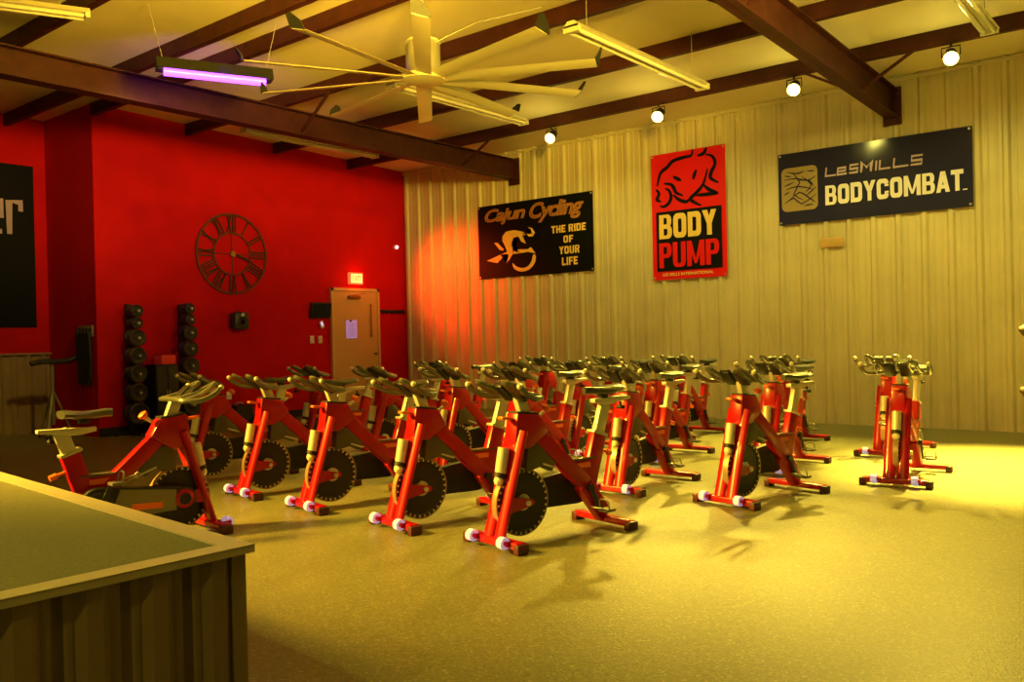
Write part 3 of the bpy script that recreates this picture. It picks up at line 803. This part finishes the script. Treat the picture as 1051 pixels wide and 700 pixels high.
    bm = new(); cyl(bm, (0, .048, .41), (0, .056, .436), .038, 16); obj('brake_collar', bm, M_black, br)
    bm = new(); ball(bm, (0, .04, .392), .03, (1, 1, 1.1), 10); obj('brake_pad_holder', bm, M_white, br)
    # resistance knob and levers
    bm = new(); cyl(bm, (0, .37, .755), (0, .415, .785), .012, 8); k_ = obj('resistance_stem', bm, M_chrome, t)
    bm = new(); disc_lathe(bm, [(0, .014), (.018, .030), (.034, .030), (.04, .02)], (0, 0, 0), 'z', 14)
    bmesh.ops.transform(bm, matrix=Matrix.Translation((0, .410, .782)) @ Matrix.Rotation(math.radians(-40), 4, 'X'), verts=bm.verts); obj('resistance_knob', bm, M_orange, k_)
    bm = new(); beam(bm, (.0, .14, .755), (.0, .06, .765), .05, .018, bev=.005); obj('brake_lever', bm, M_orange, t)
    # handlebar
    bm = new(); beam(bm, (0, .255, .76), (0, .205, .895), .045, .075, bev=.008); obj('handlebar_stem', bm, M_cream, t)
    bm = new()
    for s in (-1, 1):
        tube(bm, smooth_path([(0, .245, .893), (s * .10, .245, .893), (s * .19, .225, .884), (s * .235, .14, .886), (s * .25, .06, .920), (s * .252, .015, .960)], 4), .018, 8)
        tube(bm, smooth_path([(s * .10, .245, .895), (s * .10, .13, .920), (s * .105, .03, .965), (s * .128, -.005, .985), (s * .152, .03, .968), (s * .162, .12, .915), (s * .172, .228, .888)], 4), .016, 8)
    box(bm, (0, .215, .895), (.12, .10, .02), bev=.006)
    hb = obj('handlebar', bm, M_barmat, t)
    for s in (-1, 1):
        bm = new(); box(bm, (s * .058, .145, .915), (.088, .145, .038), Euler((math.radians(-42), 0, 0)).to_matrix(), bev=.010); obj('arm_pad', bm, M_pad, hb)
        bm = new(); ball(bm, (s * .252, .013, .962), .019, n=10); obj('bar_end', bm, M_cream, hb)
    # seat
    bm = new(); beam(bm, (0, .860, .57), (0, .945, .82), .042, .085, bev=.008); obj('seat_post', bm, M_cream, t)
    bm = new(); box(bm, (0, .868, .607), (.074, .13, .02), Euler((math.radians(-18), 0, 0)).to_matrix(), bev=.004); obj('post_collar', bm, M_chrome, t)
    bm = new(); prism(bm, [(.83, .832), (.83, .806), (.92, .790), (1.00, .790), (1.03, .80), (1.165, .815), (1.165, .838)], -.024, .024, 'x', bev=.004); obj('seat_slider', bm, M_cream, t)
    bm = new(); cyl(bm, (0, 1.09, .80), (0, 1.09, .765), .008, 8); cyl(bm, (-.03, 1.09, .762), (.03, 1.09, .762), .012, 8); obj('slider_lever', bm, M_black, t)
    bm = new(); cyl(bm, (0, .875, .50), (0, .95, .475), .009, 8); cyl(bm, (0, .945, .477), (0, .985, .463), .018, 10); obj('seat_pin', bm, M_orange, t)
    bm = new()
    prof = [(.755, .018, .912), (.80, .026, .915), (.86, .036, .908), (.92, .062, .905), (.97, .094, .910), (1.02, .105, .918), (1.055, .085, .918)]
    rings = []
    for y, w, z in prof:
        rg = []
        for k in range(14):
            a = 2 * PI * k / 14; ca, sa = math.cos(a), math.sin(a)
            rg.append(bm.verts.new((w * ca, y, z - .022 + (.022 if sa > 0 else .030) * sa)))
        rings.append(rg)
    for A, B in zip(rings, rings[1:]):
        for k in range(14): bm.faces.new((A[k], A[(k + 1) % 14], B[(k + 1) % 14], B[k]))
    bm.faces.new(rings[0]); bm.faces.new(rings[-1]); bmesh.ops.recalc_face_normals(bm, faces=bm.faces)
    sd = obj('saddle', bm, M_saddle, t, angle=60)
    bm = new(); box(bm, (0, .925, .853), (.05, .06, .045), bev=.006)
    for s in (-1, 1): tube(bm, smooth_path([(s * .015, .80, .892), (s * .022, .88, .862), (s * .03, .96, .862), (s * .045, 1.03, .89)], 3), .005, 6)
    obj('saddle_clamp', bm, M_black, sd)
    # chain guard on the bike's right side (-X)
    bm = new(); pts = []
    for k in range(13):
        a = PI / 2 - PI * k / 12; pts.append((.745 + .118 * math.cos(a), .27 + .118 * math.sin(a)))
    for k in range(13):
        a = -PI / 2 - PI * k / 12; pts.append((.215 + .082 * math.cos(a), .25 + .082 * math.sin(a)))
    prism(bm, pts, -.115, -.058, 'x', bev=.012); cg = obj('chain_guard', bm, M_black, t)
    bm = new(); prism(bm, [(.27, .185), (.27, .315), (.62, .362), (.655, .27), (.62, .178)], -.120, -.112, 'x'); obj('guard_panel', bm, M_guard, cg, False)
    bm = new(); prism(bm, [(.36, .213), (.36, .250), (.55, .262), (.56, .222)], -.124, -.119, 'x'); obj('orange_logo', bm, M_orange, cg, False)
    bm = new(); disc_lathe(bm, [(-.128, .025), (-.128, .045), (-.122, .062), (-.112, .062)], (0, .215, .25), 'x', 24); rc = obj('red_hub_cover', bm, M_red, cg)
    bm = new(); disc_lathe(bm, [(-.131, .02), (-.131, .036), (-.127, .040)], (0, .215, .25), 'x', 20); obj('hub_cap', bm, M_black, t)
    bm = new(); disc_lathe(bm, [(-.124, .035), (-.124, .085), (-.114, .092)], (0, .745, .27), 'x', 24); obj('crank_cover', bm, M_rubber, cg)
    # cranks and pedals
    ang = math.radians(-62)
    for s in (-1, 1):
        a = ang if s > 0 else ang + PI
        x0 = .055 if s > 0 else -.135
        d = Vector((0, math.cos(a), math.sin(a))); o_ = Vector((x0, .745, .27)); e_ = o_ + d * .165
        bm = new(); beam(bm, o_, e_, .016, .030, bev=.004); cyl(bm, o_ - Vector((.02 * 0, 0, 0)) - Vector((s * .03, 0, 0)), o_ + Vector((s * .012, 0, 0)), .024, 12)
        cr = obj('crank_arm', bm, M_crank, t)
        bm = new(); pc = e_ + Vector((s * .065, 0, 0)); box(bm, pc, (.085, .085, .020), bev=.006); cyl(bm, e_, pc, .008, 8)
        tube(bm, smooth_path([pc + Vector((-.04, -.04, .008)), pc + Vector((-.035, -.11, .03)), pc + Vector((.035, -.11, .03)), pc + Vector((.04, -.04, .008))], 3), .006, 6)
        tube(bm, smooth_path([pc + Vector((-.042, -.02, .008)), pc + Vector((-.035, -.03, .065)), pc + Vector((.035, -.03, .065)), pc + Vector((.042, -.02, .008))], 3), .005, 6)
        obj('pedal', bm, M_pedal, cr)
    return t

BIKES = [
 # x, y of front foot, heading (front->rear) in degrees, label
 (-3.377, 3.958, 78, 'red spin bike nearest the camera, at the right end of the front row'),
 (-4.259, 3.978, 78, 'red spin bike second from the right in the front row'),
 (-5.277, 4.055, 79, 'red spin bike in the middle of the front row'),
 (-6.191, 4.131, 81, 'red spin bike second from the left in the front row'),
 (-7.22, 4.26, 82, 'leftmost red spin bike of the front row, partly hidden behind the bike by the stage'),
 (-2.794, 5.841, 79, 'red spin bike standing apart right of centre, with dark handlebar pads'),
 (-3.723, 5.812, 90, 'red spin bike of the second row just right of the nearest bike'),
 (-4.86, 5.85, 86, 'red spin bike of the second row directly behind the nearest bike'),
 (-5.65, 5.85, 86, 'red spin bike of the second row, third from its left end'),
 (-6.65, 5.87, 85, 'red spin bike of the second row in front of the tan door'),
 (-7.70, 5.87, 85, 'leftmost red spin bike of the second row, in front of the red wall'),
 (-2.020, 7.250, 94, 'red spin bike far right, seen almost head-on, the nearer of a pair'),
 (-3.12, 7.30, 91, 'red spin bike of the third row just behind the bike that stands apart'),
 (-4.37, 7.40, 90, 'red spin bike of the third row with its saddle right of the crowded middle'),
 (-5.20, 7.30, 90, 'red spin bike of the third row, fourth from its right end'),
 (-5.95, 7.30, 90, 'red spin bike of the third row, second from its left end'),
 (-7.17, 7.30, 90, 'leftmost red spin bike of the third row'),
 (-2.57, 8.83, 91, 'red spin bike far right, the farther of the pair seen head-on'),
 (-3.70, 8.95, 91, 'red spin bike of the back row behind the bike that stands apart'),
 (-5.02, 9.15, 91, 'red spin bike of the back row whose rear foot shows against the metal wall base'),
 (-5.85, 8.95, 90, 'red spin bike of the back row, second from its left end'),
 (-6.85, 8.90, 90, 'leftmost red spin bike of the back row'),
]
proto = None
for x, y, hd, lab in BIKES:
    if proto is None: proto = make_bike(lab); b = proto
    else: b = copy_tree(proto)
    b.location = (x, y, 0); b.rotation_euler = (0, 0, math.radians(hd - 90)); b['label'] = lab
# the instructor's bike by the stage: saddle set lower and further forward
b = copy_tree(proto)
b['label'] = 'red spin bike beside the stage, side on and facing right towards the class'
b.location = (-5.335, 3.29, 0); b.rotation_euler = (0, 0, math.radians(-97 - 90))
for ch in b.children:
    n = ch.name.split('.')[0]
    if n in ('seat_slider', 'slider_lever'): ch.location = (0, -.115, -.078)
    if n == 'seat_post': ch.location = (0, -.022, -.068)
    if n == 'saddle': ch.location = (0, -.14, -.052)

# ------------------------------------------------------------------ things along the red wall
def plate(x, y, z, r, th, label, group):
    bm = new(); disc_lathe(bm, [(0, .02), (0, r * .86), (th * .15, r), (th * .85, r), (th, r * .86), (th * .85, r * .75), (th * .85, r * .38), (th, r * .34), (th, .02), (0, .02)], (0, 0, 0), 'x', 28)
    bmesh.ops.delete(bm, geom=[f for f in bm.faces if len(f.verts) > 4], context='FACES_ONLY')
    o = obj('weight_plate', bm, M_rubber); o.location = (x, y, z); tag(o, label, 'weight plate', group); return o
def tree(yc, rows, side):
    t = thing('weight_rack', 'tall black weight plate rack, %s of two by the red wall' % side, 'weight rack', (LX + .10, yc, 0))
    bm = new(); box(bm, (0, 0, .93), (.06, .06, 1.80)); obj('upright', bm, M_black, t, False)
    bm = new(); box(bm, (.14, 0, .02), (.40, .06, .04)); box(bm, (0, 0, .02), (.06, .42, .04)); obj('base', bm, M_black, t, False)
    names = ['top', 'second', 'third', 'fourth', 'fifth', 'sixth', 'lowest']
    for k, (z, r) in enumerate(rows):
        bm = new(); cyl(bm, (.03, 0, z), (.32, 0, z), .018, 10); obj('peg', bm, M_chrome, t)
        plate(LX + .175, yc, z, r, .060, 'rear black weight plate, closest to the wall, on the %s peg of the %s rack' % (names[k], side), 'plates on the weight racks')
        plate(LX + .245, yc, z, r, .060, 'middle black weight plate on the %s peg of the %s rack' % (names[k], side), 'plates on the weight racks')
        plate(LX + .315, yc, z - .002, r, .060, 'front black weight plate on the %s peg of the %s rack' % (names[k], side), 'plates on the weight racks')
tree(6.14, [(1.725, .088), (1.555, .080), (1.350, .120), (1.105, .122), (.855, .126), (.595, .132), (.305, .15)], 'left')
tree(6.94, [(1.765, .080), (1.605, .078), (1.412, .112), (1.182, .117), (.935, .126), (.665, .136), (.365, .150)], 'right')
t = thing('storage_cabinet', 'low black cabinet between the two weight racks', 'cabinet', (LX + .22, 6.54, 0))
bm = new(); box(bm, (0, 0, .49), (.36, .34, .96), bev=.01); obj('case', bm, M_black, t)
for s in (-1, 1):
    bm = new(); box(bm, (.188, s * .083, .50), (.016, .155, .86), bev=.003); dd = obj('door', bm, M_rubber, t)
    bm = new(); box(bm, (.205, s * .02, .55), (.018, .012, .12)); obj('handle', bm, M_chrome, dd)
t = thing('red_box', 'small bright red box on top of the black cabinet', 'box', (LX + .24, 6.60, .971))
bm = new(); box(bm, (0, 0, .065), (.20, .22, .13), bev=.006); obj('carton', bm, mat('bright_red_card', (.75, .03, .02), .5, emit=(1, .05, .02), estr=.05), t)  # faint emission painted in to brighten the red carton
bm = new(); box(bm, (0, 0, .135), (.206, .226, .012)); obj('lid', bm, M_red_wall, t, False)
t = thing('floor_box', 'small black box on the floor against the red wall below the speaker', 'box', (LX + .17, 7.85, 0))
bm = new(); box(bm, (0, 0, .15), (.28, .30, .29), bev=.012); obj('cabinet', bm, M_black, t)
bm = new(); disc_lathe(bm, [(0, .10), (.008, .10), (.0, .07), (.004, .02)], (.142, 0, .15), 'x', 20); obj('grille', bm, M_rubber, t)
bm = new(); tube(bm, smooth_path([(.0, -.06, .295), (0, -.05, .325), (0, .05, .325), (0, .06, .295)], 3), .008, 6); obj('handle', bm, M_chrome, t)

# straps on the return wall
t = thing('strap_hanger', 'black straps hanging from a pale plate on the dark return wall', 'straps', (-12.27, RY - .003, 1.46))
bm = new(); box(bm, (0, -.012, .0), (.42, .022, .16), bev=.004); obj('plate', bm, M_siding, t)
for k in range(4):
    bm = new(); x = -.15 + .10 * k; tube(bm, smooth_path([(x, -.03, .02), (x, -.06, -.02), (x - .01, -.05, -.35), (x + .02, -.05, -.72 - .05 * (k % 2)), (x + .05, -.05, -.40), (x + .04, -.06, -.03)], 4), .022, 7); obj('strap', bm, M_black, t)
bm = new(); cyl(bm, (-.19, -.035, .02), (.19, -.035, .02), .016, 8); obj('peg_bar', bm, M_black, t)

# dark tripod stand in the recess
t = thing('tripod_stand', 'grey tripod stand with a black top in the dark corner behind the stage bike', 'stand', (-12.55, 5.39, 0))
bm = new(); cyl(bm, (.0, .0, .18), (0, 0, 1.02), .026, 12); obj('post', bm, M_guard, t)
for a in (80, 200, 320):
    d = Vector((math.cos(math.radians(a)), math.sin(math.radians(a)), 0)); bm = new(); tube(bm, [d * .02 + Vector((0, 0, .62)), d * .25 + Vector((0, 0, .02))], .016, 8); beam(bm, Vector((0, 0, .26)) + d * .02, d * .15 + Vector((0, 0, .27)), .012, .012); lg = obj('leg', bm, M_guard, t)
    bm = new(); ball(bm, d * .25 + Vector((0, 0, .022)), .022, n=10); obj('rubber_foot', bm, M_black, lg)
bm = new(); tube(bm, smooth_path([(0, -.28, 1.03), (0, -.12, 1.055), (0, .1, 1.05), (.05, .22, 1.06), (.05, .33, 1.12)], 4), .035, 8); box(bm, (0, -.02, 1.045), (.12, .34, .05), bev=.012); obj('top_bar', bm, M_black, t)

# stand cut by the right edge of the frame
t = thing('accessory_stand', 'dark stand at the far right edge with two rounded black arms', 'stand', (-1.30, 9.6, 0))
bm = new(); box(bm, (0, 0, .65), (.06, .06, 1.28)); box(bm, (.06, 0, .02), (.24, .08, .04)); box(bm, (.04, 0, .02), (.06, .5, .04)); obj('post', bm, M_black, t, False)
for z in (1.185, .60):
    bm = new(); tube(bm, smooth_path([(.0, 0, z - .03), (-.08, 0, z - .01), (-.22, 0, z + .03)], 3), [.07, .072, .074, .075, .07, .055, .02], 10); obj('padded_arm', bm, mat('dark_brown_pad', (0.05, 0.035, 0.02), 0.5), t)

# ------------------------------------------------------------------ lights
def spot(loc, target, power, size_deg, col, blend=.6, rad=.08):
    l = bpy.data.lights.new('spot', 'SPOT'); l.energy = power; l.spot_size = math.radians(size_deg); l.spot_blend = blend; l.color = col; l.shadow_soft_size = rad
    o = bpy.data.objects.new('spot_beam', l); COL.objects.link(o); o.location = loc
    d = Vector(target) - Vector(loc); o.rotation_euler = d.to_track_quat('-Z', 'Y').to_euler(); return o
def point(loc, power, col, rad=.1):
    l = bpy.data.lights.new('point', 'POINT'); l.energy = power; l.color = col; l.shadow_soft_size = rad
    o = bpy.data.objects.new('point_glow', l); COL.objects.link(o); o.location = loc; return o
YEL = (1.0, .71, .08); GRN = (.94, .80, .14); ORG = (1.0, .55, .04)
# the four visible spotlights, beams out over the floor
spot((-7.47, 10.08, 4.03), (-6.6, 8.0, 0), 1000, 74, YEL)
spot((-5.72, 10.08, 4.03), (-5.0, 7.8, 0), 1600, 74, YEL)
spot((-3.90, 10.08, 4.03), (-3.3, 7.8, 0), 1700, 70, YEL)
spot((-2.20, 10.08, 4.03), (-1.50, 8.75, 0), 15000, 48, YEL, 1.0)
spot((-2.20, 10.08, 4.03), (-0.6, 6.6, 0), 900, 66, YEL)
# wall-wash spots added at the same floods, and one beyond with no fixture
for x, e in ((-7.47, 52), (-5.72, 58), (-3.90, 64), (-2.20, 70), (-.4, 66)): spot((x, 9.9, 3.95), (x, 11.6, .3), e * 1.45, 125, GRN, .9)
for x in (-7.47, -5.72, -3.90, -2.20): point((x, 9.98, 3.92), 7, GRN, .06)
# left-hand and stage lamps, with added unseen fill spots for walls and floor
spot((-8.6, -1.5, 4.3), (-4.3, 4.0, 0.0), 10500, 40, ORG, .9, .45)
spot((-8.0, 4.9, 3.9), (-13.4, 4.2, 1.6), 260, 62, YEL, .9)  # added fill for the dark recess
spot((2.8, 4.0, 4.3), (-7.0, 11.6, 3.2), 420, 44, YEL, .8)  # added wash along the metal wall
spot((3.2, 6.0, 4.3), (-11.9, 8.4, 2.9), 1000, 25, YEL, .8)  # added wash for the red wall, no fixture
spot((-6.6, -1.0, 4.3), (-4.8, 1.0, 0.6), 650, 60, GRN)
spot((-1.0, -3.0, 4.4), (-1.4, 2.6, 0.0), 200, 95, YEL)  # added fill for foreground and stage side
spot((-3.0, -3.4, 4.3), (-2.1, 2.2, 0.0), 520, 52, YEL, .9)  # added fill for the floor beside the stage
# unseen uplights without fixtures, added above the frame to wash the roof
spot((-2.9, 3.4, 3.2), (-7.4, 4.9, 4.95), 2600, 62, (1.0, .61, .04), .8, .4)
spot((-0.2, 2.2, 3.1), (-4.6, 6.2, 5.2), 3800, 56, (1.0, .63, .04), .8, .4)
spot((0.6, 6.5, 3.2), (-4.0, 8.4, 4.9), 700, 56, (1.0, .72, .10), .8, .4)
# violet tube and exit sign light, with added spots for their glow
l = bpy.data.lights.new('violet', 'AREA'); l.shape = 'RECTANGLE'; l.size = .06; l.size_y = 1.0; l.energy = .6; l.color = (.45, .08, 1.0)
o = bpy.data.objects.new('violet_tube_light', l); COL.objects.link(o); o.location = (-7.865, 5.045, 3.95); o.rotation_euler = (0, 0, math.radians(-24.6))
spot((-7.95, 4.95, 3.84), (-9.3, 5.7, 3.95), 60, 95, (.42, .04, 1.0), 1.0)
spot((-7.80, 5.00, 3.95), (-7.6, 6.6, 4.40), 16, 80, (.42, .04, 1.0), 1.0)
point((LX + .25, 10.36, 2.34), 5, (1, .12, .03), .08)
spot((LX + .30, 10.1, 2.9), (-10.72, D, 2.25), 620, 72, (1, .05, .008), 1.0, .3)

w = bpy.data.worlds.new('world'); SC.world = w; w.use_nodes = True
bg = w.node_tree.nodes['Background']; bg.inputs['Color'].default_value = (1.0, .68, .10, 1); bg.inputs['Strength'].default_value = .085

# ------------------------------------------------------------------ camera
cam = bpy.data.cameras.new('camera'); co = bpy.data.objects.new('camera', cam); COL.objects.link(co)
co.matrix_world = Matrix(((0.776533, 0.014698, 0.629905, 0.0000), (0.629657, 0.018355, -0.776656, 0.0000), (-0.022977, 0.999723, 0.004999, 1.2500), (0, 0, 0, 1)))
cam.sensor_fit = 'HORIZONTAL'; cam.sensor_width = 36.0; cam.lens = 36.0 * 900 / 1051; cam.clip_start = .05; cam.clip_end = 100
SC.camera = co
SC.view_settings.view_transform = 'Standard'
SC.view_settings.look = 'None'
SC.view_settings.exposure = 0.0
